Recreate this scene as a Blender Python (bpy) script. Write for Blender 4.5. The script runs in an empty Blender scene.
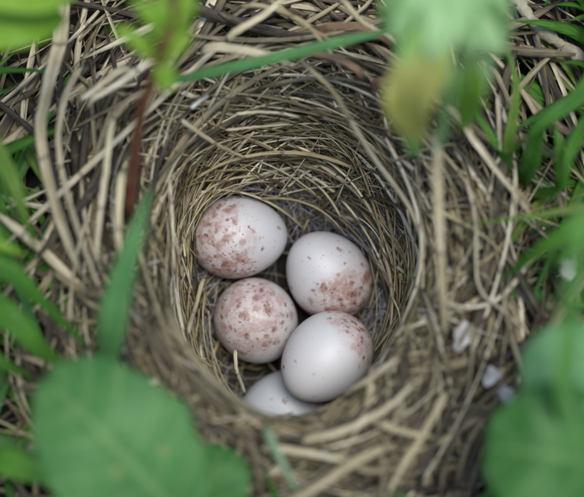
import bpy, math, numpy as np
from mathutils import Vector
rng = np.random.default_rng(11)
S_ = bpy.context.scene
MM = 0.001

# ------------------------------------------------------------------ camera, sky, sun, exposure
ELEV = math.radians(73); DIST = 300.0; K = 0.1832 / 300          # millimetres; K = tangent per photo pixel
TGT = np.array([0, 0, -18.0]); CR = np.array([1.0, 0, 0])
CU = np.array([0, math.sin(ELEV), math.cos(ELEV)]); CF = np.array([0, math.cos(ELEV), -math.sin(ELEV)])
CAM = TGT - CF * DIST
cd = bpy.data.cameras.new('camera'); cam = bpy.data.objects.new('camera', cd)
S_.collection.objects.link(cam); S_.camera = cam
cam.location = Vector(CAM * MM); cam.rotation_euler = (math.pi / 2 - ELEV, 0, 0)
cd.sensor_width = 36; cd.lens = 36 / (584 * K)
cd.clip_start = 0.005; cd.clip_end = 200
cd.dof.use_dof = True; cd.dof.focus_distance = (DIST - 10) * MM; cd.dof.aperture_fstop = 8.8
w = bpy.data.worlds.new('World'); S_.world = w; w.use_nodes = True
nt = w.node_tree; sky = nt.nodes.new('ShaderNodeTexSky'); sky.sky_type = 'NISHITA'; sky.sun_disc = False
SUN_EL, SUN_AZ = math.radians(82), math.radians(120)              # azimuth from +Y, clockwise
sky.sun_elevation = SUN_EL; sky.sun_rotation = SUN_AZ; sky.dust_density = 1.0
nt.links.new(sky.outputs[0], nt.nodes['Background'].inputs[0]); nt.nodes['Background'].inputs[1].default_value = 0.15
ld = bpy.data.lights.new('sun', 'SUN'); ld.energy = 2.3; ld.angle = math.radians(24); ld.color = (1, .99, .975)
lo = bpy.data.objects.new('sun', ld); S_.collection.objects.link(lo)
sd = Vector((math.sin(SUN_AZ) * math.cos(SUN_EL), math.cos(SUN_AZ) * math.cos(SUN_EL), math.sin(SUN_EL)))
lo.rotation_euler = sd.to_track_quat('Z', 'Y').to_euler(); lo.location = sd * 2
S_.view_settings.view_transform = 'Standard'; S_.view_settings.look = 'None'
S_.view_settings.exposure = 0.44; S_.view_settings.gamma = 1
S_.render.engine = 'CYCLES'

# ------------------------------------------------------------------ helpers
def at(px, py, z):                       # photo pixel -> point on the level z (mm)
    d = CF + CR * (px - 292) * K - CU * (py - 248.5) * K
    return CAM + d * ((z - CAM[2]) / d[2])
def proj(P):
    rel = np.asarray(P) - CAM; dz = rel @ CF
    return 292 + rel @ CR / dz / K, 248.5 - rel @ CU / dz / K, dz
def unit(v): return v / np.maximum(np.linalg.norm(v, axis=-1, keepdims=True), 1e-9)
def spline(pts, n):                      # Catmull-Rom through points
    p = np.asarray(pts, float)
    if len(p) == 2: p = np.array([p[0], (p[0] + p[1]) / 2, p[1]])
    q = np.vstack([2 * p[0] - p[1], p, 2 * p[-1] - p[-2]]); m = len(p) - 1
    out = []
    for t in np.linspace(0, m, n):
        i = min(int(t), m - 1); f = t - i; a, b, c, d = q[i:i + 4]
        out.append(.5 * (2 * b + (c - a) * f + (2 * a - 5 * b + 4 * c - d) * f * f + (3 * b - a - 3 * c + d) * f ** 3))
    return np.array(out)
def sweep(P, hw, hh, nh=(0, 0, 1), k=6, roll=0, fold=0.0):
    """closed strip/tube along P: half width hw, half thickness hh"""
    P = np.asarray(P, float); n = len(P)
    hw = np.broadcast_to(hw, n); hh = np.broadcast_to(hh, n); roll = np.broadcast_to(roll, n)
    T = unit(np.gradient(P, axis=0)); N = np.broadcast_to(np.asarray(nh, float), (n, 3))
    N = N - (N * T).sum(1, keepdims=True) * T
    bad = np.linalg.norm(N, axis=1) < .05
    if bad.any(): N = N + bad[:, None] * np.cross(T, [.31, .77, .55])
    N = unit(N); B = np.cross(T, N)
    c, s = np.cos(roll)[:, None], np.sin(roll)[:, None]
    B, N = B * c + N * s, N * c - B * s
    a = np.linspace(0, 2 * np.pi, k, endpoint=False)
    ca, sa = np.cos(a), np.sin(a)
    V = P[:, None] + (hw[:, None] * ca)[..., None] * B[:, None] + (hh[:, None] * sa + fold * hw[:, None] * np.abs(ca))[..., None] * N[:, None]
    ln = np.concatenate([[0], np.cumsum(np.linalg.norm(np.diff(P, axis=0), axis=1))])
    uv = np.stack([np.broadcast_to((ca * .5 + .5 + (sa < 0) * .37)[None], (n, k)), np.broadcast_to(ln[:, None], (n, k))], -1).reshape(-1, 2)
    i = np.arange(n - 1)[:, None] * k; j = np.arange(k)[None]; j2 = (j + 1) % k
    Q = np.stack([i + j, i + j2, i + k + j2, i + k + j], -1).reshape(-1, 4)
    V = V.reshape(-1, 3); m = n * k
    V = np.vstack([V, P[0], P[-1]]); uv = np.vstack([uv, [.5, 0], [.5, ln[-1]]])
    jj = np.arange(k); j2 = (jj + 1) % k
    tri = np.vstack([np.stack([np.full(k, m), j2, jj], -1), np.stack([np.full(k, m + 1), (n - 1) * k + jj, (n - 1) * k + j2], -1)])
    return V, Q, tri, uv
class Acc:
    def __init__(s): s.V, s.Q, s.T, s.U, s.R, s.n = [], [], [], [], [], 0
    def add(s, geo, rnd):
        V, Q, T, U = geo
        s.V.append(V); s.Q.append(Q + s.n); s.T.append(T + s.n); s.U.append(U); s.R.append(np.full(len(V), rnd)); s.n += len(V)
    def mesh(s, name, mat, base=(0, 0, 0), smooth=True):
        V = (np.vstack(s.V) - np.asarray(base)) * MM; Q = np.vstack(s.Q); T = np.vstack(s.T); U = np.vstack(s.U); R = np.concatenate(s.R)
        me = bpy.data.meshes.new(name); nq, ntr = len(Q), len(T)
        me.vertices.add(len(V)); me.vertices.foreach_set('co', V.astype('f4').ravel())
        loops = np.concatenate([Q.ravel(), T.ravel()]).astype('i4')
        me.loops.add(len(loops)); me.loops.foreach_set('vertex_index', loops)
        me.polygons.add(nq + ntr)
        me.polygons.foreach_set('loop_start', np.concatenate([np.arange(nq) * 4, nq * 4 + np.arange(ntr) * 3]).astype('i4'))
        me.update(calc_edges=True)
        me.polygons.foreach_set('use_smooth', np.full(nq + ntr, smooth))
        ul = me.uv_layers.new(name='UVMap'); ul.data.foreach_set('uv', U[loops].astype('f4').ravel())
        at_ = me.attributes.new('rnd', 'FLOAT', 'POINT'); at_.data.foreach_set('value', R.astype('f4'))
        me.materials.append(mat); me.update()
        return me
def link(name, me, parent=None, loc=None, **props):
    o = bpy.data.objects.new(name, me); S_.collection.objects.link(o)
    if loc is not None: o.location = Vector(np.asarray(loc, float) * MM)
    if parent: o.parent = parent
    for k_, v_ in props.items(): o[k_] = v_
    return o
def single(geo, rnd, name, mat, base):
    a = Acc(); a.add(geo, rnd); return a.mesh(name, mat, base)

# ------------------------------------------------------------------ materials
class NT:
    def __init__(s, name):
        s.m = bpy.data.materials.new(name); s.m.use_nodes = True; s.t = s.m.node_tree
        s.b = s.t.nodes['Principled BSDF']; s.o = s.t.nodes['Material Output']
    def n(s, typ, **kw):
        nd = s.t.nodes.new('ShaderNode' + typ)
        for k_, v_ in kw.items(): setattr(nd, k_, v_)
        return nd
    def set(s, sock, v):
        if isinstance(v, bpy.types.NodeSocket): s.t.links.new(v, sock)
        else: sock.default_value = v
    def math(s, op, a, b=None, c=None, clamp=False):
        nd = s.n('Math', operation=op, use_clamp=clamp); s.set(nd.inputs[0], a)
        if b is not None: s.set(nd.inputs[1], b)
        if c is not None: s.set(nd.inputs[2], c)
        return nd.outputs[0]
    def ramp(s, f, stops):
        nd = s.n('ValToRGB'); cr = nd.color_ramp
        while len(cr.elements) < len(stops): cr.elements.new(.5)
        for el, (p, c) in zip(cr.elements, stops): el.position = p; el.color = (*c, 1)
        s.set(nd.inputs[0], f); return nd.outputs[0]
    def mix(s, f, a, b, bt='MIX'):
        nd = s.n('Mix', data_type='RGBA', blend_type=bt); s.set(nd.inputs[0], f)
        for q, v in ((6, a), (7, b)): s.set(nd.inputs[q], (*v, 1) if isinstance(v, tuple) and len(v) == 3 else v)
        return nd.outputs[2]
    def noise(s, vec, sc, det=2, rough=.5, dim='3D'):
        nd = s.n('TexNoise', noise_dimensions=dim); s.set(nd.inputs['Vector'], vec); nd.inputs['Scale'].default_value = sc
        nd.inputs['Detail'].default_value = det; nd.inputs['Roughness'].default_value = rough; return nd.outputs[0]
    def maprange(s, v, a, b, c=0, d=1, smooth=True):
        nd = s.n('MapRange', interpolation_type='SMOOTHSTEP' if smooth else 'LINEAR'); s.set(nd.inputs[0], v)
        for q, x in zip((1, 2, 3, 4), (a, b, c, d)): s.set(nd.inputs[q], x)
        return nd.outputs[0]
    def scalevec(s, vec, x):
        nd = s.n('Vector' + 'Math', operation='MULTIPLY'); s.set(nd.inputs[0], vec); nd.inputs[1].default_value = x; return nd.outputs[0]
    def bump(s, h, dist, strength=1):
        nd = s.n('Bump'); s.set(nd.inputs['Height'], h); nd.inputs['Distance'].default_value = dist; nd.inputs['Strength'].default_value = strength
        s.t.links.new(nd.outputs[0], s.b.inputs['Normal']); return nd.outputs[0]

def straw_mat(name, stops, rough=.55, fibre=1.0, transl=0.0):
    g = NT(name); a = g.n('Attribute', attribute_name='rnd').outputs['Fac']; uv = g.n('UVMap', uv_map='UVMap').outputs[0]
    cv = g.n('CombineXYZ'); g.set(cv.inputs[2], g.math('MULTIPLY', a, 91.7))
    va = g.n('VectorMath', operation='ADD'); g.set(va.inputs[0], g.scalevec(uv, (6, .12, 1))); g.set(va.inputs[1], cv.outputs[0])
    streak = g.noise(va.outputs[0], 1.0, 3, .6)
    vb = g.n('VectorMath', operation='ADD'); g.set(vb.inputs[0], g.scalevec(uv, (.8, .22, 1))); g.set(vb.inputs[1], cv.outputs[0])
    blot = g.noise(vb.outputs[0], 1.0, 3, .6)
    f = g.math('ADD', a, g.math('MULTIPLY', g.math('SUBTRACT', blot, .5), .55))
    col = g.ramp(f, stops)
    col = g.mix(g.maprange(streak, .35, .7), g.mix(1.0, col, (.62, .58, .52), 'MULTIPLY'), col)
    speck = g.maprange(blot, .63, .72)
    col = g.mix(g.math('MULTIPLY', speck, .55), col, (.10, .075, .05))
    sx = g.n('SeparateXYZ'); g.set(sx.inputs[0], uv)                # darker joints along the stalk
    joint = g.maprange(g.math('ABSOLUTE', g.math('SUBTRACT', g.math('FRACT', g.math('MULTIPLY_ADD', sx.outputs[1], .047, g.math('MULTIPLY', a, 7.3))), .5)), .008, .03, .6, 0)
    col = g.mix(joint, col, (.09, .06, .035))
    g.set(g.b.inputs['Base Color'], col); g.b.inputs['Roughness'].default_value = rough
    g.b.inputs['Specular IOR Level'].default_value = .4
    g.bump(streak, .00025 * fibre, 1)
    return g.m
M_straw = straw_mat('straw', [(0, (.03, .022, .010)), (.2, (.12, .092, .04)), (.5, (.42, .345, .17)), (.8, (.68, .60, .39)), (1, (.80, .77, .66))], .38)
M_blade = straw_mat('dead_blade', [(0, (.028, .021, .012)), (.25, (.10, .08, .045)), (.6, (.42, .355, .20)), (1, (.82, .75, .55))], .45, 1.5)
M_hair = straw_mat('hair', [(0, (.30, .30, .31)), (.5, (.70, .71, .73)), (1, (.88, .89, .91))], .4)
M_rust = straw_mat('rusty_straw', [(0, (.06, .03, .015)), (.5, (.20, .11, .055)), (1, (.36, .23, .12))], .6)

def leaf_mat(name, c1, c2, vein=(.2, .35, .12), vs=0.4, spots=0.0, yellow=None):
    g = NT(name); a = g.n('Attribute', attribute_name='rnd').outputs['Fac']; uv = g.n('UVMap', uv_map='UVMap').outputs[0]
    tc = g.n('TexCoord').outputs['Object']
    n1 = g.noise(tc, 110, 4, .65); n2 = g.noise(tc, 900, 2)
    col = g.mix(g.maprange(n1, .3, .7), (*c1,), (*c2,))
    sx = g.n('SeparateXYZ'); g.set(sx.inputs[0], uv)
    mid = g.math('ABSOLUTE', g.math('SUBTRACT', sx.outputs[0], .5))
    # side veins slant forward from the midrib
    ph = g.math('SUBTRACT', g.math('MULTIPLY', sx.outputs[1], .2), g.math('MULTIPLY', mid, 2.2))
    wave = g.math('ABSOLUTE', g.math('SUBTRACT', g.math('FRACT', ph), .5))
    v = g.math('MAXIMUM', g.maprange(mid, 0, .05, 1, 0), g.math('MULTIPLY', g.maprange(wave, 0, .13, 1, 0), .7))
    col = g.mix(g.math('MULTIPLY', v, vs), col, (*vein,))
    if spots: col = g.mix(g.maprange(g.noise(tc, 300, 1), .70, .76, 0, spots), col, (.30, .30, .12))
    if yellow: col = g.mix(g.maprange(g.noise(tc, 60, 2), .40, .55), col, (*yellow,))
    col = g.mix(g.math('MULTIPLY', g.maprange(n2, .35, .75), .25), col, g.mix(1.0, col, (.6, .65, .6), 'MULTIPLY'))
    g.set(g.b.inputs['Base Color'], col); g.b.inputs['Roughness'].default_value = .5
    g.b.inputs['Specular IOR Level'].default_value = .3
    g.bump(g.math('ADD', g.math('MULTIPLY', v, -1.0), g.math('MULTIPLY', n2, .4)), .0002, .7)
    tr = g.n('BsdfTranslucent'); g.set(tr.inputs[0], g.mix(1.0, col, (1.5, 1.6, .7), 'MULTIPLY'))
    mx = g.n('MixShader'); mx.inputs[0].default_value = .38
    g.t.links.new(g.b.outputs[0], mx.inputs[1]); g.t.links.new(tr.outputs[0], mx.inputs[2]); g.t.links.new(mx.outputs[0], g.o.inputs[0])
    return g.m
L_broad = leaf_mat('broad_leaf', (.065, .205, .05), (.115, .285, .075), (.22, .36, .13), .7, .8)
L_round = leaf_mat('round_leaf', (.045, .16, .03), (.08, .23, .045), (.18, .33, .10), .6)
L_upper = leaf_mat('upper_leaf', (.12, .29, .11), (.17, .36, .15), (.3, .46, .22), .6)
L_grass = leaf_mat('grass', (.05, .17, .018), (.095, .26, .025), (.16, .30, .06), .35)
L_blue = leaf_mat('blue_grass', (.085, .23, .065), (.13, .31, .095), (.2, .38, .17), .4)
L_lime = leaf_mat('lime_leaf', (.19, .36, .03), (.29, .45, .045), (.3, .5, .12), .3)
L_pale = leaf_mat('pale_leaf', (.36, .56, .24), (.48, .64, .36), (.3, .45, .25), .3)
L_yell = leaf_mat('yellowing_leaf', (.30, .54, .17), (.25, .50, .15), (.4, .4, .12), .3, 0, (.48, .46, .13))
L_light = leaf_mat('light_blade', (.17, .40, .09), (.22, .46, .11), (.3, .5, .2), .25)
L_mix = leaf_mat('yellow_grass', (.11, .22, .03), (.20, .28, .05), (.3, .36, .1), .25)
def plain_mat(name, stops, sc, rough=.8, bump=.0004, det=6):
    g = NT(name); tc = g.n('TexCoord').outputs['Object']; n1 = g.noise(tc, sc, det, .65)
    g.set(g.b.inputs['Base Color'], g.ramp(n1, stops)); g.b.inputs['Roughness'].default_value = rough
    g.bump(g.noise(tc, sc * 3, det, .7), bump, 1); return g.m
M_soil = plain_mat('soil', [(.3, (.006, .005, .003)), (.55, (.018, .013, .009)), (.75, (.045, .034, .023))], 160, .95, .002)
M_mat = plain_mat('matted_fibre', [(.3, (.018, .014, .009)), (.55, (.045, .034, .022)), (.75, (.09, .07, .045))], 420, .9, .0012)
M_stem = plain_mat('red_stem', [(.3, (.07, .022, .012)), (.6, (.15, .05, .02)), (.8, (.22, .11, .03))], 220, .45, .0001)
M_gstem = plain_mat('green_stem', [(.3, (.09, .2, .05)), (.7, (.16, .30, .08))], 200, .5, .0001)
M_twig = plain_mat('twig', [(.3, (.20, .17, .11)), (.55, (.42, .37, .25)), (.75, (.55, .50, .36))], 330, .8, .0006)
M_flake = plain_mat('pale_flake', [(.3, (.22, .20, .17)), (.55, (.46, .43, .38)), (.8, (.66, .63, .58))], 300, .7, .0004)

# ------------------------------------------------------------------ egg geometry (pixel, depth towards the camera, blunt-end angle, tilt)
EL, EW = 9.1, 7.55
def erad(s): return EW * np.sqrt(np.clip(1 - s * s, 0, 1)) * (1 + .09 * s - .02 * s * s)
EGGS = []
for px, py, t, ang, tilt in [(238, 237, 0, 183, 5), (328, 275, -1.2, -52, -30), (257, 322, -1.5, 125, 55), (326, 358, 7.2, 42, -18), (284, 412, -4.2, 20, 0)]:
    d = CF + CR * (px - 292) * K - CU * (py - 248.5) * K
    a, b = math.radians(ang), math.radians(tilt)
    EGGS.append((CAM + d * (DIST - t), (CR * math.cos(a) + CU * math.sin(a)) * math.cos(b) - CF * math.sin(b)))

# ------------------------------------------------------------------ shape of the cup
CX, CY = -0.2, -7.2
def Rin(th):
    rx, ry = 25.2, 29.6
    return rx * ry / np.sqrt((ry * np.cos(th)) ** 2 + (rx * np.sin(th)) ** 2) * (1 + .03 * np.sin(3 * th + 1) + .018 * np.sin(5 * th + 2))
def cup(th, s, off=0.0):
    th = np.asarray(th, float); s = np.asarray(s, float)
    s1 = np.clip(s, 0.0, 1) * np.pi / 2
    m = .5 + .5 * np.sin(th); rho = np.sin(s1) ** (.72 + .25 * m); zf = 1 - np.cos(s1) ** (.75 + .5 * m)
    d = np.clip(s - 1, 0, None) * 40
    rr = Rin(th) * rho + d + off * np.where(s <= 1, zf, 0) * 1.0
    x = CX + rr * np.cos(th); y = CY - 4.5 * (1 - zf) + rr * np.sin(th)
    zr = 7.6 - 3 * np.sin(th) + 1.2 * np.sin(2 * th + .5) + .8 * np.sin(4 * th)
    zl = -31 + .4 * (y + 9)
    q = np.clip(d / 34, 0, 1); q = q * q * (3 - 2 * q)
    z = np.where(s <= 1, zl + (zr - zl) * zf, zr - (zr - 1) * q + 1.6 * np.exp(-((d - 4) / 4) ** 2) * np.clip(d / 2, 0, 1))
    z = z - off * np.where(s <= 1, (1 - zf * .9), 1.0)
    return np.stack([x, y, z], -1)
def cupn(th, s):
    e_ = 1e-3
    a = cup(th + e_, s) - cup(th - e_, s); b = cup(th, s + .02) - cup(th, s - .02)
    return unit(np.cross(a, b))          # towards the cup's inside / upwards
EPX = [proj(np.array([c]))[:2] for c, a in EGGS]
def eggpush(P, margin=.25):
    """keeps a strand out of the eggs; None when it would lie over one"""
    P = P.copy()
    for i, (c, a) in enumerate(EGGS):
        q = P - c; s = (q @ a) / EL; ax = (q @ a)[:, None] * a; pr = np.linalg.norm(q - ax, axis=1)
        lim = erad(np.clip(s, -1, 1)) + margin
        ins = (np.abs(s) < 1 + margin / EL) & (pr < lim)
        if ins.any():
            if (q[ins, 2] > -2.0).any(): return None
            f = np.sqrt(np.clip(s[ins], -1, 1) ** 2 + (pr[ins] / (EW + margin)) ** 2)
            P[ins] = c + q[ins] * (1.03 / np.maximum(f, .2))[:, None]
        X, Y, dz = proj(P); X = X - EPX[i][0][0]; Y = Y - EPX[i][1][0]
        over = (X * X + Y * Y < (39 if i < 4 else 0) ** 2) & (dz < (c - CAM) @ CF)
        if i == 4: over = (np.abs(X) < 44) & (Y > -42) & (Y < -2) & (dz < (c - CAM) @ CF)
        if over.any(): return None
    if (P[:, 1] > -30).any():
        pass
    return P
def strand(th0, s0, phi, L, off0, off1, n, bend, chord, wob):
    """a path on the cup's surface, partly straightened as a stiff stalk would be"""
    st = L / (n - 1); th, s = th0, s0; T_, Sx = [], []
    for i in range(n):
        T_.append(th); Sx.append(s)
        r_ = max(5.0, float(Rin(th)) * math.sin(min(max(s, .02), 1) * math.pi / 2) ** .7 + max(s - 1, 0) * 40)
        th += math.cos(phi) * st / r_; s += math.sin(phi) * st / (58.0 if s < 1 else 40.0)
        s = max(s, .04); phi += bend / n
    T_, Sx = np.array(T_), np.array(Sx)
    o = np.linspace(off0, off1, n) + wob * np.sin(np.linspace(0, rng.uniform(2, 7), n) + rng.uniform(0, 6))
    N = cupn(T_, Sx); P = cup(T_, Sx) + N * o[:, None]
    for _ in range(2): P[1:-1] = .25 * P[:-2] + .5 * P[1:-1] + .25 * P[2:]
    ch = P[0] + (P[-1] - P[0]) * np.linspace(0, 1, n)[:, None]
    P = P * (1 - chord) + ch * chord
    return P, N

# ------------------------------------------------------------------ ground: one sheet with the hollow the nest sits in
def polar(ss, extra, off, nth=96):
    th = np.linspace(0, 2 * np.pi, nth, endpoint=False); V = []
    for s in ss: V.append(cup(th, np.full(nth, s), off))
    for r_ in extra:
        x = CX + r_ * np.cos(th); y = CY + r_ * np.sin(th)
        am = min(3.0, r_ * .02); V.append(np.stack([x, y, -3 + am * (np.sin(x * .07 + 1) + np.sin(y * .055)) * .5 * (r_ < 3000)], -1))
    V = np.array(V); n = len(V)
    i = np.arange(n - 1)[:, None] * nth; j = np.arange(nth)[None]; j2 = (j + 1) % nth
    Q = np.stack([i + j, i + nth + j, i + nth + j2, i + j2], -1).reshape(-1, 4)
    V = V.reshape(-1, 3); c = len(V); V = np.vstack([V, V[:nth].mean(0)])
    T = np.stack([np.full(nth, c), np.arange(nth), (np.arange(nth) + 1) % nth], -1)
    return V, Q, T, V[:, :2] * .1
a = Acc(); g = polar([.03, .2, .35, .5, .62, .72, .8, .87, .93, 1.0, 1.1, 1.25, 1.45, 1.65, 1.85, 2.1], [85, 110, 150, 200, 260, 340, 450, 700, 1200, 3000, 10000, 60000], 7.5)
g[0][:, 2] += rng.normal(0, .5, len(g[0])) * (np.linalg.norm(g[0][:, :2], axis=1) < 300); a.add(g, .5)
link('ground', a.mesh('ground', M_soil), kind='structure', label='dark crumbly soil under the dead grass')

# ------------------------------------------------------------------ the nest
NB = np.array([CX, CY, -36.0])
nest = link('bird_nest', None, loc=NB, label='round cup nest woven of dry grass stems, set in the ground and holding five eggs', category='nest')
a = Acc(); V, Q, T, U = polar([.03, .15, .28, .4, .5, .6, .7, .8, .88, .95, 1.0, 1.1, 1.25, 1.45], [], 3.0, 140)
for c, ax in EGGS:
    q = V - c; s = (q @ ax) / EL; pr = np.linalg.norm(q - (q @ ax)[:, None] * ax, axis=1)
    f = np.sqrt(s ** 2 + (pr / (EW + .5)) ** 2); ins = f < 1.1
    V[ins] = c + q[ins] * (1.1 / np.maximum(f[ins], .2))[:, None]
a.add((V, Q, T, U), .5); link('matted_base', a.mesh('matted_base', M_mat, NB), nest)

NSTRAW = [0]
def add_straw(P, hw, N, mat, rnd, ratio=.85, k=6, roll=0, fold=0.0, taper=True):
    n = len(P); t = np.linspace(0, 1, n); prof = 1 - .35 * t
    if taper: prof = prof * np.clip(np.minimum(t * 30 + .75, (1 - t) * 9 + .35), 0, 1)
    geo = sweep(P, hw * prof, hw * prof * ratio, N, k, roll, fold)
    NSTRAW[0] += 1
    return link('straw', single(geo, rnd, 'straw', mat, NB), nest)
def hand(pts, hw, mat, rnd, ratio=.8, fold=0.0, n=18, roll=0.0):
    P = spline([at(*p) for p in pts], n)
    t = np.linspace(0, 1, n); P[:, 2] -= 2.6 * np.clip(1 - np.minimum(t, 1 - t) / .16, 0, 1) ** 1.5 * (hw > .58)
    P[1:-1] += rng.normal(0, .04, (n - 2, 3)); hw = hw * .8; roll = roll + np.linspace(rng.normal(0, .3), rng.normal(0, .9), n)
    return add_straw(P, hw, (0, 0, 1), mat, rnd, ratio, 8 if ratio < .5 else 6, roll, fold)
# stalks that can be told apart in the photograph
hand([(437, 128, 26), (438, 190, 25), (441, 262, 22), (446, 335, 15)], 1.15, M_blade, .62, .22, .25)
hand([(333, 92, 17), (372, 155, 15), (408, 205, 14), (428, 246, 11)], .55, M_straw, .72, .6)
hand([(300, 60, 20), (330, 88, 19), (352, 120, 17)], .5, M_straw, .5)
hand([(446, 98, 17), (478, 146, 17), (512, 190, 15), (540, 226, 11)], 1.0, M_blade, .75, .35)
hand([(470, 130, 12), (498, 170, 11), (536, 212, 9)], .9, M_blade, .5, .35)
hand([(466, 178, 15), (476, 222, 15), (478, 283, 14), (500, 308, 12), (524, 330, 8)], .38, M_blade, .86)
hand([(490, 60, 9), (512, 110, 9), (530, 165, 8)], .6, M_blade, .55)
hand([(498, 95, 12), (500, 150, 12), (496, 165, 12)], .55, M_blade, .8, .4)
hand([(236, 114, 9), (268, 112, 9), (300, 117, 8)], .42, M_straw, .84)
hand([(226, 130, 6), (256, 127, 6), (290, 124, 5)], .36, M_straw, .8)
hand([(191, 108, 13), (200, 101, 13), (209, 95, 14)], .5, M_straw, 1.0)
hand([(182, 120, 12), (214, 143, 6), (246, 158, -2)], .55, M_straw, .7)
hand([(62, -5, 14), (60, 45, 16), (48, 90, 17), (42, 140, 18), (58, 210, 18), (80, 270, 18)], 1.7, M_blade, .68, .12, .45, 24)
hand([(80, 60, 15), (62, 110, 17), (60, 160, 18), (78, 230, 18), (104, 300, 18)], 1.0, M_blade, .75, .25, .2, 22)
hand([(130, 62, 16), (92, 92, 18), (78, 100, 18)], .9, M_blade, .8, .4)
hand([(160, 55, 18), (118, 84, 19), (84, 104, 17)], .9, M_blade, .85, .4)
hand([(112, 112, 20), (106, 170, 20), (98, 230, 19), (96, 262, 18)], .7, M_straw, .78, .4)
hand([(122, 165, 21), (118, 225, 20), (120, 262, 18)], .9, M_straw, .68, .3)
hand([(165, 300, 18), (180, 338, 18), (206, 372, 18), (240, 402, 17), (275, 420, 16)], .9, M_blade, .42, .35)
hand([(150, 318, 17), (174, 356, 17), (204, 388, 17), (236, 414, 16)], 1.0, M_blade, .3, .35)
hand([(264, 424, 20), (278, 455, 22), (298, 492, 22)], 1.0, leaf_mat('faded_green', (.28, .40, .24), (.36, .46, .30), (.4, .5, .3), .2), .8, .35)
hand([(225, 424, 15), (250, 440, 16), (262, 500, 15)], .8, M_blade, .3, .5)
hand([(280, 508, 20), (330, 478, 21), (362, 458, 19), (400, 442, 16)], 1.2, M_blade, .62, .4)
hand([(330, 450, 17), (370, 470, 16), (420, 462, 14)], 1.0, M_blade, .5, .4)
hand([(448, 388, 14), (428, 425, 15), (400, 470, 15), (386, 500, 15)], .9, M_straw, .62, .5)
hand([(372, 420, 17), (404, 432, 16), (436, 436, 15)], .8, M_straw, .6, .5)
hand([(300, 440, 19), (345, 430, 19), (390, 405, 18), (425, 372, 17)], .8, M_straw, .75, .5)
hand([(260, 445, 18), (320, 455, 18), (350, 462, 18)], .8, M_straw, .8, .5)
hand([(388, 346, -6), (380, 366, -9), (369, 388, -12)], .55, M_straw, .9)
hand([(300, 52, 19), (340, 60, 19), (364, 74, 18)], 1.0, M_rust, .75, .3, .2)
hand([(318, 28, 18), (352, 26, 18), (392, 40, 17)], .8, M_rust, .6, .3)
hand([(372, 84, 17), (390, 78, 17), (400, 70, 16)], 1.0, M_rust, .4, .3)
hand([(200, 45, 19), (255, 52, 19), (290, 62, 19)], 1.1, M_blade, .8, .25, .15)
hand([(226, 36, 19), (262, 16, 19), (292, -8, 17)], .9, M_straw, .75, .4)
hand([(240, 0, 18), (300, 20, 18), (345, 70, 17)], .6, M_straw, .55)
hand([(270, 0, 18), (305, 25, 18), (345, 48, 18)], .5, M_straw, .5)
hand([(340, -5, 16), (362, 22, 17), (398, 40, 17)], .7, M_straw, .65)
hand([(178, 205, -8), (184, 236, -12), (178, 262, -6)], .6, M_straw, .9)
hand([(204, 275, -14), (196, 305, -10), (188, 330, 2)], .6, M_straw, .8)
hand([(168, 170, 6), (172, 215, 4), (174, 270, 4)], .6, M_blade, .85)
hand([(235, 350, -14), (237, 372, -12), (245, 392, -4)], .5, M_straw, .85)

fine = Acc(); hair = Acc(); rim = Acc()
def inner(n, top):
    made = 0; tries = 0
    while made < n and tries < n * 14:
        tries += 1
        s0 = rng.uniform(.42, 1.06) if top else rng.uniform(.3, 1.06)
        th0 = rng.uniform(0, 2 * np.pi)
        bit = rng.random() < .4; phi = rng.normal(0, .5) if rng.random() < .7 and not bit else rng.uniform(-1.5, 1.5)
        if rng.random() < .5: phi += np.pi
        L = rng.uniform(5, 18) if bit else rng.uniform(14, 44)
        o = rng.uniform(.2, 2.2) if top else rng.uniform(-3.2, 1.4)
        if min(s0, s0 + L * math.sin(phi) / 58) < (.52 if math.cos(th0) > .3 else .42) and rng.random() < .85: continue
        P, N = strand(th0, s0, phi, L, o + rng.normal(0, .7), o + rng.normal(0, .9), 12, rng.normal(0, .35), rng.uniform(.0, .45) * min(1, 22 / L), rng.uniform(0, .25))
        if P[:, 2].max() > 21: continue
        P = eggpush(P)
        if P is None: continue
        made += 1
        hw = rng.uniform(.17, .38) if top else float(np.clip(rng.lognormal(-1.65, .5), .07, .5))
        rn = float(np.clip(rng.beta(2.4, 1.3) if top else rng.beta(1.5, 1.3), .12, .99))
        rat = .8 if rng.random() < .6 else .3; ro = rng.uniform(-.8, .8) + np.linspace(0, rng.normal(0, .8), 12)
        if top: add_straw(P, hw, N, M_straw, rn, rat, 6, ro)
        else:
            t = np.linspace(0, 1, 12); pr = (1 - .4 * t) * np.clip(np.minimum(t * 30 + .75, (1 - t) * 9 + .35), 0, 1)
            fine.add(sweep(P, hw * pr, hw * pr * rat, N, 5, ro), rn)
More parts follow.
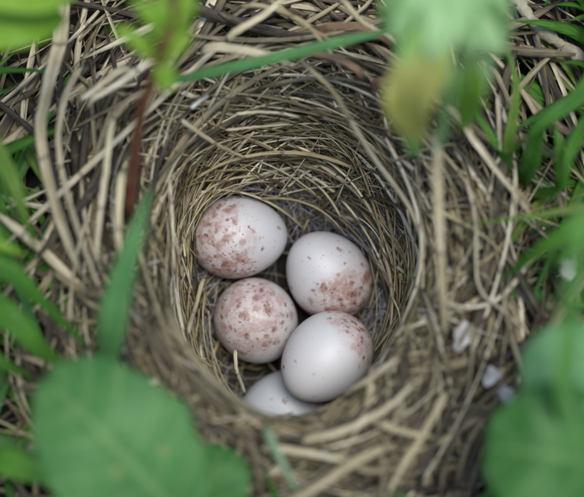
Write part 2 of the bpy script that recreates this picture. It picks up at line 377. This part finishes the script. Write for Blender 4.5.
def outer(n, top):
    made = 0; tries = 0
    while made < n and tries < n * 6:
        tries += 1
        s0 = rng.uniform(.96, 1.62) if top else rng.uniform(.92, 1.85)
        th0 = rng.uniform(0, 2 * np.pi)
        bit = rng.random() < .3; phi = rng.normal(0, .5) if rng.random() < .75 and not bit else rng.uniform(-1.5, 1.5)
        if rng.random() < .5: phi += np.pi
        L = rng.uniform(8, 26) if bit else rng.uniform(22, 66)
        if s0 > 1.5 and (math.cos(th0) < -.5 or math.cos(th0) > .75) and rng.random() < .6: continue
        o = rng.uniform(.2, 2.6) if top else rng.uniform(-4.0, 1.2)
        P, N = strand(th0, s0, phi, L, o + rng.normal(0, 1.0), o + rng.normal(0, 1.3), 14, rng.normal(0, .28), rng.uniform(.05, .35), rng.uniform(0, .35))
        if P[:, 2].max() > 24: continue
        el_ = np.linalg.norm((P[:, :2] - [CX, CY]) / [25.2, 29.6], axis=1)
        if (el_ < .86).any(): continue
        if not top and (P[:, 0].min() < -41 and P[:, 1].mean() < 22 or P[:, 0].max() > 41 and P[:, 1].mean() < 24) and rng.random() < .85: continue
        P = eggpush(P)
        if P is None: continue
        made += 1
        wide = rng.random() < .5
        hw = rng.uniform(.35, .85) if wide else rng.uniform(.13, .36)
        rat = rng.uniform(.09, .16) if wide else .7
        rn = float(np.clip(rng.beta(2.6, 1.5) if top else rng.beta(1.1, 1.3), .36 if top else .2, .99))
        ro = rng.normal(0, .5) + np.linspace(0, rng.normal(0, 1.0), 14)
        fo = rng.uniform(-.5, .5) if wide else 0
        if top: add_straw(P, hw, N, M_blade if wide else M_straw, rn, rat, 6, ro, fo)
        else:
            t = np.linspace(0, 1, 14); pr = (1 - .4 * t) * np.clip(np.minimum(t * 30 + .6, (1 - t) * 9 + .25), 0, 1)
            rim.add(sweep(P, hw * pr, hw * pr * rat, N, 5, ro, fo), rn)
outer(120, True)
inner(300 - NSTRAW[0], True)
inner(2600, False)
outer(1050, False)
made = 0; tries = 0
while made < 7000 and tries < 36000:       # pale hair lining the bottom of the cup
    tries += 1
    th0 = rng.uniform(0, 2 * np.pi); right = math.cos(th0 - .2) > .1; s0 = rng.uniform(.38, .84) if right else rng.uniform(.42, .64)
    if not right and rng.random() < .75: continue
    o = rng.uniform(-.5, 5.0)
    P, N = strand(th0, s0, rng.uniform(0, 6.28), rng.uniform(7, 20), o, o + rng.normal(0, 1.2), 9, rng.normal(0, 1.8), rng.uniform(0, .3), rng.uniform(.2, 1.1))
    P = eggpush(P, .1)
    if P is None: continue
    made += 1
    hw = rng.uniform(.045, .085) * (1.8 if rng.random() < .08 else 1); hair.add(sweep(P, hw, hw, N, 3), float(rng.random()))
link('fine_stems', fine.mesh('fine_stems', M_straw, NB), nest, kind='stuff')
link('rim_thatch', rim.mesh('rim_thatch', M_blade, NB), nest, kind='stuff')
link('hair_lining', hair.mesh('hair_lining', M_hair, NB), nest, kind='stuff')

# ------------------------------------------------------------------ eggs
def egg_mat(name, seed, pole, amount, edge0, edge1, fine_amt, blot=1.0):
    """white shell with rust speckles thickest round `pole` (egg's own axes, z = blunt end)"""
    g = NT(name); tc = g.n('TexCoord').outputs['Object']
    sc = g.scalevec(tc, (1000, 1000, 1000))                     # mm
    sh = g.n('VectorMath', operation='ADD'); g.set(sh.inputs[0], sc); sh.inputs[1].default_value = (seed * 17.3, seed * 5.1, seed * 9.7); p = sh.outputs[0]
    nv = g.n('TexNoise'); g.set(nv.inputs['Vector'], p); nv.inputs['Scale'].default_value = 1.1; nv.inputs['Detail'].default_value = 3
    wv = g.n('VectorMath', operation='MULTIPLY_ADD'); g.set(wv.inputs[0], nv.outputs['Color']); wv.inputs[1].default_value = (1.3, 1.3, 1.3); g.set(wv.inputs[2], p); q = wv.outputs[0]
    nm = g.n('VectorMath', operation='NORMALIZE'); g.set(nm.inputs[0], tc)
    dt = g.n('VectorMath', operation='DOT_PRODUCT'); g.set(dt.inputs[0], nm.outputs[0]); pv = Vector(pole).normalized(); dt.inputs[1].default_value = pv
    lump = g.noise(p, .22, 2)
    dens = g.maprange(g.math('ADD', dt.outputs['Value'], g.math('MULTIPLY', g.math('SUBTRACT', lump, .5), .9)), edge0, edge1)
    def spots(scale, rmin, rmax, dn, soft):
        v = g.n('TexVoronoi', feature='F1'); g.set(v.inputs['Vector'], q); v.inputs['Scale'].default_value = scale; v.inputs['Randomness'].default_value = 1
        cs = g.n('SeparateColor'); g.set(cs.inputs[0], v.outputs['Color'])
        keep = g.math('LESS_THAN', cs.outputs[0], dn)
        r_ = g.math('MULTIPLY_ADD', g.math('POWER', cs.outputs[1], 1.4), rmax - rmin, rmin)
        m_ = g.maprange(v.outputs['Distance'], g.math('MULTIPLY', r_, 1 - soft), r_, 1, 0)
        return g.math('MULTIPLY', g.math('MULTIPLY', m_, keep), g.math('MULTIPLY_ADD', cs.outputs[2], .4, .6))
    big = spots(.42, .25, .6, g.math('MULTIPLY', dens, .8 * amount), .55)
    med = spots(.8, .2, .6, g.math('MULTIPLY_ADD', dens, .8 * amount, .06 * fine_amt), .75)
    lil = spots(.8, .22, .6, g.math('MULTIPLY_ADD', dens, .6 * amount, .10 * fine_amt), .7)
    tiny = spots(2.0, .15, .45, g.math('MULTIPLY_ADD', dens, .5 * amount, .13 * fine_amt), .8)
    mot = g.noise(q, .9, 4, .65); rag = g.noise(q, 1.6, 4, .6)
    cloud = g.math('MULTIPLY', g.maprange(g.math('ADD', g.noise(q, .42, 4, .62), g.math('MULTIPLY', dens, .12)), .53, .68), dens)
    cut = g.maprange(rag, .35, .52, .5, 1); grain = g.noise(p, 4.5, 3, .7)
    base = g.mix(g.math('MULTIPLY', dens, .6), ((.55, .54, .535) if seed != 30 else (.46, .49, .51)), (.49, .39, .345))  # deepest egg: blue skylight and dimness are put into its base colour
    base = g.mix(g.math('MULTIPLY', g.maprange(mot, .42, .75), .14), base, (.58, .49, .47))
    base = g.mix(g.math('MULTIPLY', g.maprange(grain, .5, .75), .22), base, (.55, .50, .49))
    c = g.mix(g.math('MULTIPLY', lil, .60), base, (.36, .23, .24))
    c = g.mix(g.math('MULTIPLY', g.math('MULTIPLY', cloud, cut), .42 * blot * amount), c, (.26, .09, .055))
    c = g.mix(g.math('MULTIPLY', g.math('MULTIPLY', big, cut), .8 * blot), c, (.19, .062, .036))
    c = g.mix(g.math('MULTIPLY', g.math('MULTIPLY', med, cut), .85), c, (.125, .036, .022))
    c = g.mix(g.math('MULTIPLY', tiny, .85), c, (.18, .065, .045))
    g.set(g.b.inputs['Base Color'], c); g.b.inputs['Roughness'].default_value = .5
    g.b.inputs['Specular IOR Level'].default_value = .7
    g.b.inputs['Subsurface Weight'].default_value = .12; g.b.inputs['Subsurface Radius'].default_value = (.0012, .0007, .0005); g.b.inputs['Subsurface Scale'].default_value = 1
    g.bump(g.noise(sc, 4, 3), .00006, .6)
    return g.m
n_s, n_t = 48, 64
phi = np.linspace(0, np.pi, n_s)[1:-1]; ss = -np.cos(phi); tt = np.linspace(0, 2 * np.pi, n_t, endpoint=False)
RR = erad(ss)
ev = np.stack([RR[:, None] * np.cos(tt), RR[:, None] * np.sin(tt), np.broadcast_to((ss * EL)[:, None], (len(ss), n_t))], -1).reshape(-1, 3)
m_ = len(ss); i = np.arange(m_ - 1)[:, None] * n_t; j = np.arange(n_t)[None]; j2 = (j + 1) % n_t
eq = np.stack([i + j, i + j2, i + n_t + j2, i + n_t + j], -1).reshape(-1, 4)
ev = np.vstack([ev, [0, 0, -EL], [0, 0, EL]]); J = np.arange(n_t); J2 = (J + 1) % n_t
et = np.vstack([np.stack([np.full(n_t, m_ * n_t), J2, J], -1), np.stack([np.full(n_t, m_ * n_t + 1), (m_ - 1) * n_t + J, (m_ - 1) * n_t + J2], -1)])
egg_specs = [
    ('white egg with rust freckles over one whole end, lying at the cup\'s far left wall', 3, 'P', 1.5, -.4, .45, 1.4),
    ('white egg with dense red-brown blotches at its lower end, against the hair lining', 7, 'P', 1.5, -.05, .6, 1.4),
    ('rounded egg with pinkish lilac and rust speckles facing up, in the middle of the clutch', 12, 'V', 1.0, -.3, .8, 1.6),
    ('nearly plain white egg, highest of the clutch, with faint freckles at one end only', 21, 'P', 1.0, .5, .9, .4),
    ('white egg with blue skylight painted into its shell colour, mostly hidden under the plain egg and the rim', 30, 'H', .05, .3, 1.0, .5)]
for idx, ((c, ax), (lab, seed, mode, am, e0, e1, fa)) in enumerate(zip(EGGS, egg_specs)):
    rot = Vector(ax).to_track_quat('Z', 'Y')
    # where the speckling is densest, in the picture's directions, turned into the egg's own axes
    want = {0: -CR * .85 - CU * .35 - CF * .25, 1: CR * .55 - CU * .72 - CF * .1, 2: -CR * .35 + CU * .3 - CF * .9, 3: CR * .8 + CU * .55 - CF * .1, 4: CR}[idx]
    pole = rot.inverted() @ Vector(want)
    a = Acc(); a.add((ev, eq, et, ev[:, :2]), .5)
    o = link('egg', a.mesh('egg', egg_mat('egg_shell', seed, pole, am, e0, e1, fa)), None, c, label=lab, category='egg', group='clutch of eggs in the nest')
    o.rotation_mode = 'QUATERNION'; o.rotation_quaternion = rot

# ------------------------------------------------------------------ dead grass on the ground round the nest
lit = Acc()
for _ in range(2600):
    th = rng.uniform(0, 2 * np.pi); r_ = 34 + 150 * rng.random() ** 1.5
    c = np.array([CX + r_ * math.cos(th) * .92, CY + r_ * math.sin(th), rng.uniform(-1.5, 5.5) + 5 * math.exp(-((r_ - 34) / 16) ** 2)])
    d = rng.uniform(0, 2 * np.pi) if rng.random() < .5 else th + np.pi / 2 + rng.normal(0, .4)
    L = rng.uniform(16, 60); sl = rng.normal(0, .12); bd = rng.normal(0, .5)
    t = np.linspace(-.5, .5, 10); aa = d + bd * t
    P = c + np.stack([np.cos(aa) * t * L, np.sin(aa) * t * L, sl * t * L - 4 * t * t * abs(sl) * 10], -1)
    P[:, 2] = np.maximum(P[:, 2], -2.5)
    hw = rng.uniform(.3, .6) if rng.random() < .5 else rng.uniform(.6, 1.3)
    pr = np.clip(np.minimum((t + .5) * 9 + .4, (.5 - t) * 4 + .15), 0, 1)
    P2 = eggpush(P)
    if P2 is None or np.linalg.norm((P2[:, :2] - [CX, CY]) / [25.2, 29.6], axis=1).min() < 1.15: continue
    if (c[0] < -36 and c[1] < 12 or c[0] > 36 and abs(c[1] + 2) < 18 or c[1] > 22 and c[0] < -20 or c[0] > 30 and c[1] > 25) and rng.random() < .88: continue
    lit.add(sweep(P2, hw * pr, hw * pr * (.75 if hw < .6 else .2), (0, 0, 1), 5, rng.normal(0, .6), rng.uniform(0, .3)), float(np.clip(rng.beta(1.2, 2.4), .02, .98)))
link('dead_grass', lit.mesh('dead_grass', M_blade), kind='stuff', label='tangle of dead grey-brown grass on the soil round the nest', category='dead grass')

# ------------------------------------------------------------------ green plants
def sheet(P, hw, nh, fold=.15, nv=9, wave=0.0, thick=.22, cup_=0.0):
    """a leaf: rows along the midrib P, half widths hw, with real thickness"""
    P = np.asarray(P, float); n = len(P); T = unit(np.gradient(P, axis=0)); N = np.broadcast_to(np.asarray(nh, float), (n, 3))
    N = unit(N - (N * T).sum(1, keepdims=True) * T); B = np.cross(T, N); v = np.linspace(-1, 1, nv)
    ln = np.concatenate([[0], np.cumsum(np.linalg.norm(np.diff(P, axis=0), axis=1))]); hwm = hw.max()
    h = fold * hw[:, None] * np.abs(v) + cup_ * hw[:, None] * v ** 2 + wave * hwm * np.sin(ln[:, None] / hwm * 2.6 + v * 1.5) * np.abs(v) ** 1.5 - .05 * hw[:, None] * np.exp(-(v / .09) ** 2)
    V = P[:, None] + (hw[:, None] * v)[..., None] * B[:, None] + h[..., None] * N[:, None]
    U = np.stack([np.broadcast_to(v * .5 + .5, (n, nv)), np.broadcast_to(ln[:, None] * 1.0, (n, nv))], -1).reshape(-1, 2)
    top = V.reshape(-1, 3); bot = (V - N[:, None] * thick).reshape(-1, 3); m = n * nv
    i = np.arange(n - 1)[:, None] * nv; j = np.arange(nv - 1)[None]
    q = np.stack([i + j, i + j + 1, i + nv + j + 1, i + nv + j], -1).reshape(-1, 4)
    per = np.concatenate([np.arange(nv), np.arange(1, n) * nv + nv - 1, (n - 1) * nv + np.arange(nv - 2, -1, -1), np.arange(n - 2, 0, -1) * nv])
    p2 = np.roll(per, -1); side = np.stack([per, per + m, p2 + m, p2], -1)
    return np.vstack([top, bot]), np.vstack([q, q[:, ::-1] + m, side]), np.zeros((0, 3), int), np.vstack([U, U])
def oval(n, p=.8, tip=1.0, base=.12):
    t = np.linspace(0, 1, n); return np.clip(np.sin(np.pi * (t * .97 + .015) ** p) ** (.62 * tip) , .03, 1)
def plant(name, label, category, root, group=None):
    o = link(name, None, loc=root, label=label, category=category)
    if group: o['group'] = group
    o_root[o.name] = np.asarray(root, float); return o
o_root = {}
def leaf(parent, pts, hw, mat, nh=(0, 0, 1), fold=.12, wave=.05, prof=None, n=22, name='leaf', label=None, cup_=0.0, nv=11):
    P = spline(pts, n); w_ = hw * (oval(n) if prof is None else prof(np.linspace(0, 1, n)))
    geo = sheet(P, w_, nh, fold, nv, wave, .2, cup_)
    o = link(name, single(geo, float(rng.random()), name, mat, o_root[parent.name]), parent)
    if label: o['label'] = label
    return o
def stem(parent, pts, hw, mat, name='stem', n=16, taper=.5):
    P = spline(pts, n); t = np.linspace(0, 1, n)
    return link(name, single(sweep(P, hw * (1 - taper * t), hw * (1 - taper * t), (.2, .1, 1), 8), .5, name, mat, o_root[parent.name]), parent)
grassp = lambda t: np.clip(np.minimum(.55 + t * 2.2, ((1 - t) * 1.6 + .02) ** .8), .02, 1)
def A(*p): return [at(*q) for q in p]

# broad leaves by the lower left of the rim
root = at(150, 560, -1)
p = plant('broadleaf_plant', 'low plant with big rounded blue-green leaves beside a wide pointed grass blade', 'plant', root)
leaf(p, A((186, 520, 32), (142, 476, 38), (94, 424, 41), (44, 378, 36)), 10.9, L_broad, (.12, -.12, 1), .14, .10, lambda t: np.clip(np.sin(np.pi * (t * .96 + .02) ** .92) ** .6, .05, 1) * (1 + .03 * np.sin(t * 17) + .02 * np.sin(t * 31 + 1)), 30, nv=19, label='big rounded leaf')
leaf(p, A((190, 540, 18), (204, 505, 24), (216, 470, 26), (222, 446, 25)), 5.6, L_round, (.2, 0, 1), .1, .05, lambda t: np.clip(np.sin(np.pi * (t * .95 + .025)) ** .5, .05, 1), label='smaller leaf half under the big one')
stem(p, [root] + A((178, 552, 12), (196, 520, 31)), .8, M_gstem); stem(p, [root] + A((186, 548, 12), (190, 538, 18)), .7, M_gstem)

# round leaves at the lower right with a light blade
root = at(640, 470, -1)
p = plant('round_leaf_plant', 'low plant with smooth round green leaves next to a light green blade', 'plant', root)
rp = lambda t: np.clip(np.sin(np.pi * (t * .95 + .025)) ** .5, .05, 1)
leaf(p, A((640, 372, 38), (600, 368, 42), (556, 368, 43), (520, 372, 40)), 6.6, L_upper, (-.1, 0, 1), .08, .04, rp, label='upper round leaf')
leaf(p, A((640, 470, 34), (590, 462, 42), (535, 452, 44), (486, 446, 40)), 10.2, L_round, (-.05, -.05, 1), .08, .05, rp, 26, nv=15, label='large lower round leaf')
stem(p, [root] + A((660, 420, 20), (638, 372, 38)), .8, M_gstem); stem(p, [root] + A((650, 474, 18), (638, 470, 34)), .8, M_gstem)

def tuft(label, root, blades, name='grass_tuft', cat='grass', group=None):
    p = plant(name, label, cat, root, group)
    for pts, hw, mat in blades:
        leaf(p, [root + np.array([rng.normal(0, .8), rng.normal(0, .8), 0])] + A(*pts), hw, mat, (rng.normal(0, .25), rng.normal(0, .25), 1), rng.uniform(.15, .4), .02, grassp, 26, 'blade', nv=7)
    return p
tuft('light green wide grass blade standing beside the round leaves', at(556, 470, 0), [([(558, 420, 40), (566, 330, 66), (580, 250, 82), (592, 190, 86)], 2.0, L_light)], 'grass_plant', 'grass')
tuft('wide blue-green pointed grass blade rising over the left rim', at(100, 400, 8), [([(108, 352, 30), (120, 290, 38), (136, 235, 42), (150, 188, 42)], 2.7, L_blue)], 'grass_plant', 'grass')
p = plant('grass_plant', 'narrow blue-green grass blade lying across the nest behind the eggs', 'grass', at(160, 84, 16))
leaf(p, A((160, 84, 16), (215, 72, 23), (290, 55, 26), (350, 40, 27), (420, 24, 24)), 1.05, L_blue, (0, .2, 1), .3, .02, lambda t: np.clip(np.minimum(.4 + t * 3, (1 - t) * 3 + .05), .04, 1), 30, 'blade', nv=7)
tuft('bright green grass tuft leaning in from the left of the nest', at(-50, 300, -1), [
    ([(-20, 150, 20), (6, 168, 28), (22, 210, 26), (36, 250, 18)], 1.5, L_mix),
    ([(-25, 262, 24), (8, 270, 26), (40, 300, 22), (92, 350, 12)], 2.5, L_grass),
    ([(-30, 300, 30), (10, 318, 30), (40, 348, 26), (80, 376, 15)], 2.6, L_grass),
    ([(-30, 235, 24), (0, 245, 30), (28, 256, 28)], 1.2, L_lime),
    ([(-40, 340, 24), (0, 362, 24), (34, 378, 18)], 2.0, L_grass)])
tuft('green grass tuft below the big rounded leaf', at(-40, 500, -1), [
    ([(-10, 462, 20), (30, 470, 24), (80, 484, 22), (130, 506, 14)], 2.2, L_grass),
    ([(-20, 440, 18), (20, 452, 20), (60, 470, 14)], 1.4, L_round)])
tuft('green grass tuft arching in from the right over the dead stalks', at(650, 190, -1), [
    ([(620, 70, 22), (575, 100, 28), (536, 128, 26), (506, 158, 16)], 1.6, L_grass),
    ([(630, 190, 28), (584, 222, 34), (540, 250, 30), (498, 282, 16)], 1.9, L_grass),
    ([(640, 200, 18), (580, 208, 22), (520, 218, 22), (462, 224, 17)], .75, L_mix),
    ([(620, 230, 22), (584, 242, 26), (556, 262, 24), (540, 290, 14)], 1.3, L_grass),
    ([(600, 120, 18), (572, 150, 24), (566, 190, 20)], 1.5, L_grass)])
tuft('short green grass tuft behind the right side of the nest', at(512, 196, 0), [
    ([(508, 150, 12), (516, 90, 18), (506, 40, 20)], 1.0, L_mix),
    ([(505, 160, 12), (490, 135, 16), (466, 96, 16)], 1.0, L_grass),
    ([(530, 165, 14), (540, 130, 22), (560, 112, 26)], 1.6, L_grass),
    ([(556, 190, 12), (560, 150, 20), (552, 118, 22)], 1.2, L_grass)])

# pale drooping plant that leans over the upper right, high above the rim
root = at(470, -110, -1)
p = plant('drooping_plant', 'tall pale green plant whose soft leaflets droop over the upper right rim', 'plant', root)
tip = at(448, -30, 68)
stem(p, [root, root + np.array([0, 0, 45]), at(468, -52, 64), tip], .9, M_gstem, taper=.3)
for q, (pts, hw, mt) in enumerate([
        ([(448, -30, 84), (424, 0, 84), (406, 30, 80), (394, 70, 72)], 2.0, L_pale),
        ([(440, 20, 82), (426, 60, 80), (412, 100, 74), (414, 156, 60)], 3.0, L_yell),
        ([(430, 62, 78), (408, 80, 76), (398, 104, 72), (396, 132, 64)], 2.0, L_yell),
        ([(448, -30, 84), (446, 10, 84), (440, 50, 82), (444, 96, 74)], 1.7, L_pale),
        ([(448, -30, 84), (466, 0, 85), (470, 45, 82), (462, 92, 74)], 1.7, L_pale),
        ([(448, -30, 84), (484, -8, 84), (498, 24, 78), (504, 58, 70)], 1.9, L_pale),
        ([(470, 10, 82), (486, 40, 80), (490, 70, 74), (482, 104, 66)], 1.6, L_pale),
        ([(448, -30, 84), (418, -24, 84), (396, 0, 80), (384, 34, 72)], 1.8, L_pale),
        ([(436, 40, 82), (448, 84, 76), (446, 118, 66), (436, 150, 56)], 1.5, L_pale),
        ([(466, 60, 78), (470, 94, 70), (462, 132, 54)], 1.6, L_lime)]):
    leaf(p, [at(a_, b_, c_ - 16) for a_, b_, c_ in pts], hw * 1.3, mt, (rng.normal(0, .3), rng.normal(0, .2), 1), .25, .1, n=20)
# red-stemmed seedling
root = at(128, 216, 14)
p = plant('red_stem_seedling', 'seedling with a red-brown stem and small lime leaves at the upper left', 'plant', root)
node = at(158, 62, 52)
stem(p, [root] + A((134, 160, 26), (142, 110, 40), (158, 62, 52), (170, 25, 58), (176, -15, 62)), 1.0, M_stem, taper=.35)
for pts, hw in [(((158, 62, 52), (166, 84, 52), (172, 60, 54)), 1.6), (((158, 60, 52), (140, 42, 55), (112, 26, 54)), 2.0), (((160, 56, 53), (176, 46, 56), (190, 24, 56)), 2.2),
                (((168, 30, 57), (150, 14, 60), (132, -2, 60)), 2.2), (((168, 30, 57), (184, 10, 60), (190, -10, 60)), 2.4), (((166, 40, 56), (160, 20, 60), (164, -6, 62)), 2.4)]:
    leaf(p, A(*pts), hw * .72, L_lime, (rng.normal(0, .4), 0, 1), .25, .12)
# leaf at the very corner
root = at(-60, -20, -1)
p = plant('corner_plant', 'bright lime green leaf reaching in at the upper left corner', 'plant', root)
leaf(p, A((-40, 20, 45), (-10, 18, 50), (25, 16, 50), (60, 10, 44)), 5.0, L_lime, (0, -.15, 1), .1, .04, rp, label='wide lime leaf')
leaf(p, A((-40, 0, 52), (-5, -6, 56), (40, 0, 54), (78, -8, 50)), 2.6, L_lime, (0, 0, 1), .1, .04)
stem(p, [root] + A((-50, 20, 30), (-38, 20, 45)), .9, M_gstem); stem(p, [root] + A((-50, 0, 35), (-38, 0, 52)), .8, M_gstem)

# woody twig, and pale flakes on the right
root = at(512, -8, 4)
P = spline(A((512, -8, 4), (532, 20, 6), (552, 38, 6), (575, 55, 5), (610, 84, 3)), 40)
hwp = 1.15 * (1 + .22 * np.sin(np.linspace(0, 19, 40)) + rng.normal(0, .05, 40))
link('twig', single(sweep(P, hwp, hwp * .9, (0, 0, 1), 9), .5, 'twig', M_twig, root), None, root, label='knobbly pale twig lying among dead grass at the upper right', category='twig')
for (x, y, z, sx, sy, ro, lab) in [(462, 336, 10.5, 1.5, 2.6, .5, 'largest pale flake, lying on the right rim among stalks'), (491, 376, 10, 1.3, 1.7, .9, 'small pale flake between the rim and the round leaves'), (506, 397, 11, 1.2, 1.5, -.3, 'brightest pale flake, almost touching the large round leaf'), (566, 268, 12, 1.5, 1.6, .4, 'pale flake caught in the grass on the right')]:
    c = at(x, y, z); d = np.array([math.sin(ro), math.cos(ro), .1])
    t = np.linspace(0, 1, 12); P = c + (t - .5)[:, None] * sy * 2 * d + np.stack([.3 * np.sin(t * 5), 0 * t, .7 * np.sin(t * 3.14)], -1)
    geo = sheet(P, sx * np.clip(np.sin(np.pi * (t * .9 + .05)) ** .6, .1, 1) * (1 + .2 * np.sin(t * 9 + x) + .12 * np.sin(t * 23)), (.2, -.1, 1), .3, 9, .35, .5)
    link('pale_flake', single((geo[0] , geo[1], geo[2], geo[3]), .5, 'pale_flake', M_flake, c), None, c, label=lab, category='flake', group='pale flakes right of the nest')

def wild(label, roots, n, to, spread, length, mats):
    """a loose tuft: blades from one root leaning the same way"""
    b = at(*roots); p = plant('grass_tuft', label, 'grass', b)
    for _ in range(n):
        d = np.array([to[0] + rng.normal(0, spread), to[1] + rng.normal(0, spread), 0]); d /= np.linalg.norm(d)
        L = length * rng.uniform(.5, 1.1); t = np.linspace(0, 1, 6)[:, None]
        st = b + np.array([rng.normal(0, 3.5), rng.normal(0, 6), 0]); lift = rng.uniform(.35, .8)
        P = st + d * L * t + np.array([0, 0, 1.0]) * L * lift * (t - .62 * t ** 2.2)
        leaf(p, P, rng.uniform(.6, 1.6), mats[rng.integers(len(mats))], (rng.normal(0, .4), rng.normal(0, .4), 1), rng.uniform(.2, .45), .02, grassp, 16, 'blade', nv=5)
wild('dark green grass tuft between the left edge dead stalks and the pointed blade', (-8, 250, -1), 16, (.6, -.5), .6, 30, [L_grass, L_grass, L_round])
wild('yellowish grass tuft beside the wide dead stalks, below the lime corner leaf', (-8, 160, -1), 10, (.5, -.8), .5, 26, [L_mix, L_grass])
wild('low grass tuft in the dark gap left of the big rounded leaf', (0, 420, -1), 14, (.5, .5), .8, 28, [L_grass, L_round])
wild('grass tuft at the foot of the arching blades by the pale twig', (590, 130, -1), 14, (-.6, -.4), .6, 30, [L_grass, L_mix])
wild('grass tuft right of the dead stalks, above the round leaves', (590, 280, -1), 14, (-.7, .3), .6, 30, [L_grass, L_round])
wild('small grass tuft sprouting under the drooping plant', (520, 60, 0), 6, (-.2, -.9), .6, 18, [L_mix, L_grass])
wild('grass tuft at the foot of the thatch below the nest', (330, 590, -1), 8, (.1, .9), .6, 19, [L_grass, L_blue])

# green grass further out, outside the picture
far = Acc()
for _ in range(7000):
    th = rng.uniform(0, 2 * np.pi); r_ = 56 + 330 * rng.random() ** 1.2
    b = np.array([r_ * math.cos(th), -5 + r_ * math.sin(th), -2.0])
    if abs(b[0]) < 51 and abs(b[1]) < 54: continue
    d = rng.uniform(0, 2 * np.pi); H = rng.uniform(18, 62) * min(1, .4 + max(0, r_ - 70) / 120); ln_ = H * rng.uniform(.3, 1.0)
    t = np.linspace(0, 1, 8); P = b + np.stack([np.cos(d) * ln_ * t ** 1.8, np.sin(d) * ln_ * t ** 1.8, H * (t - .35 * t ** 3)], -1)
    far.add(sweep(P, rng.uniform(.7, 1.8) * np.clip(((1 - t) * 1.6 + .03) ** .8, 0, 1), .12, (-math.cos(d), -math.sin(d), .6), 4, 0, .2), float(rng.random()))
link('grass', far.mesh('grass', L_grass), kind='stuff', label='short green meadow grass all round the nest', category='grass')
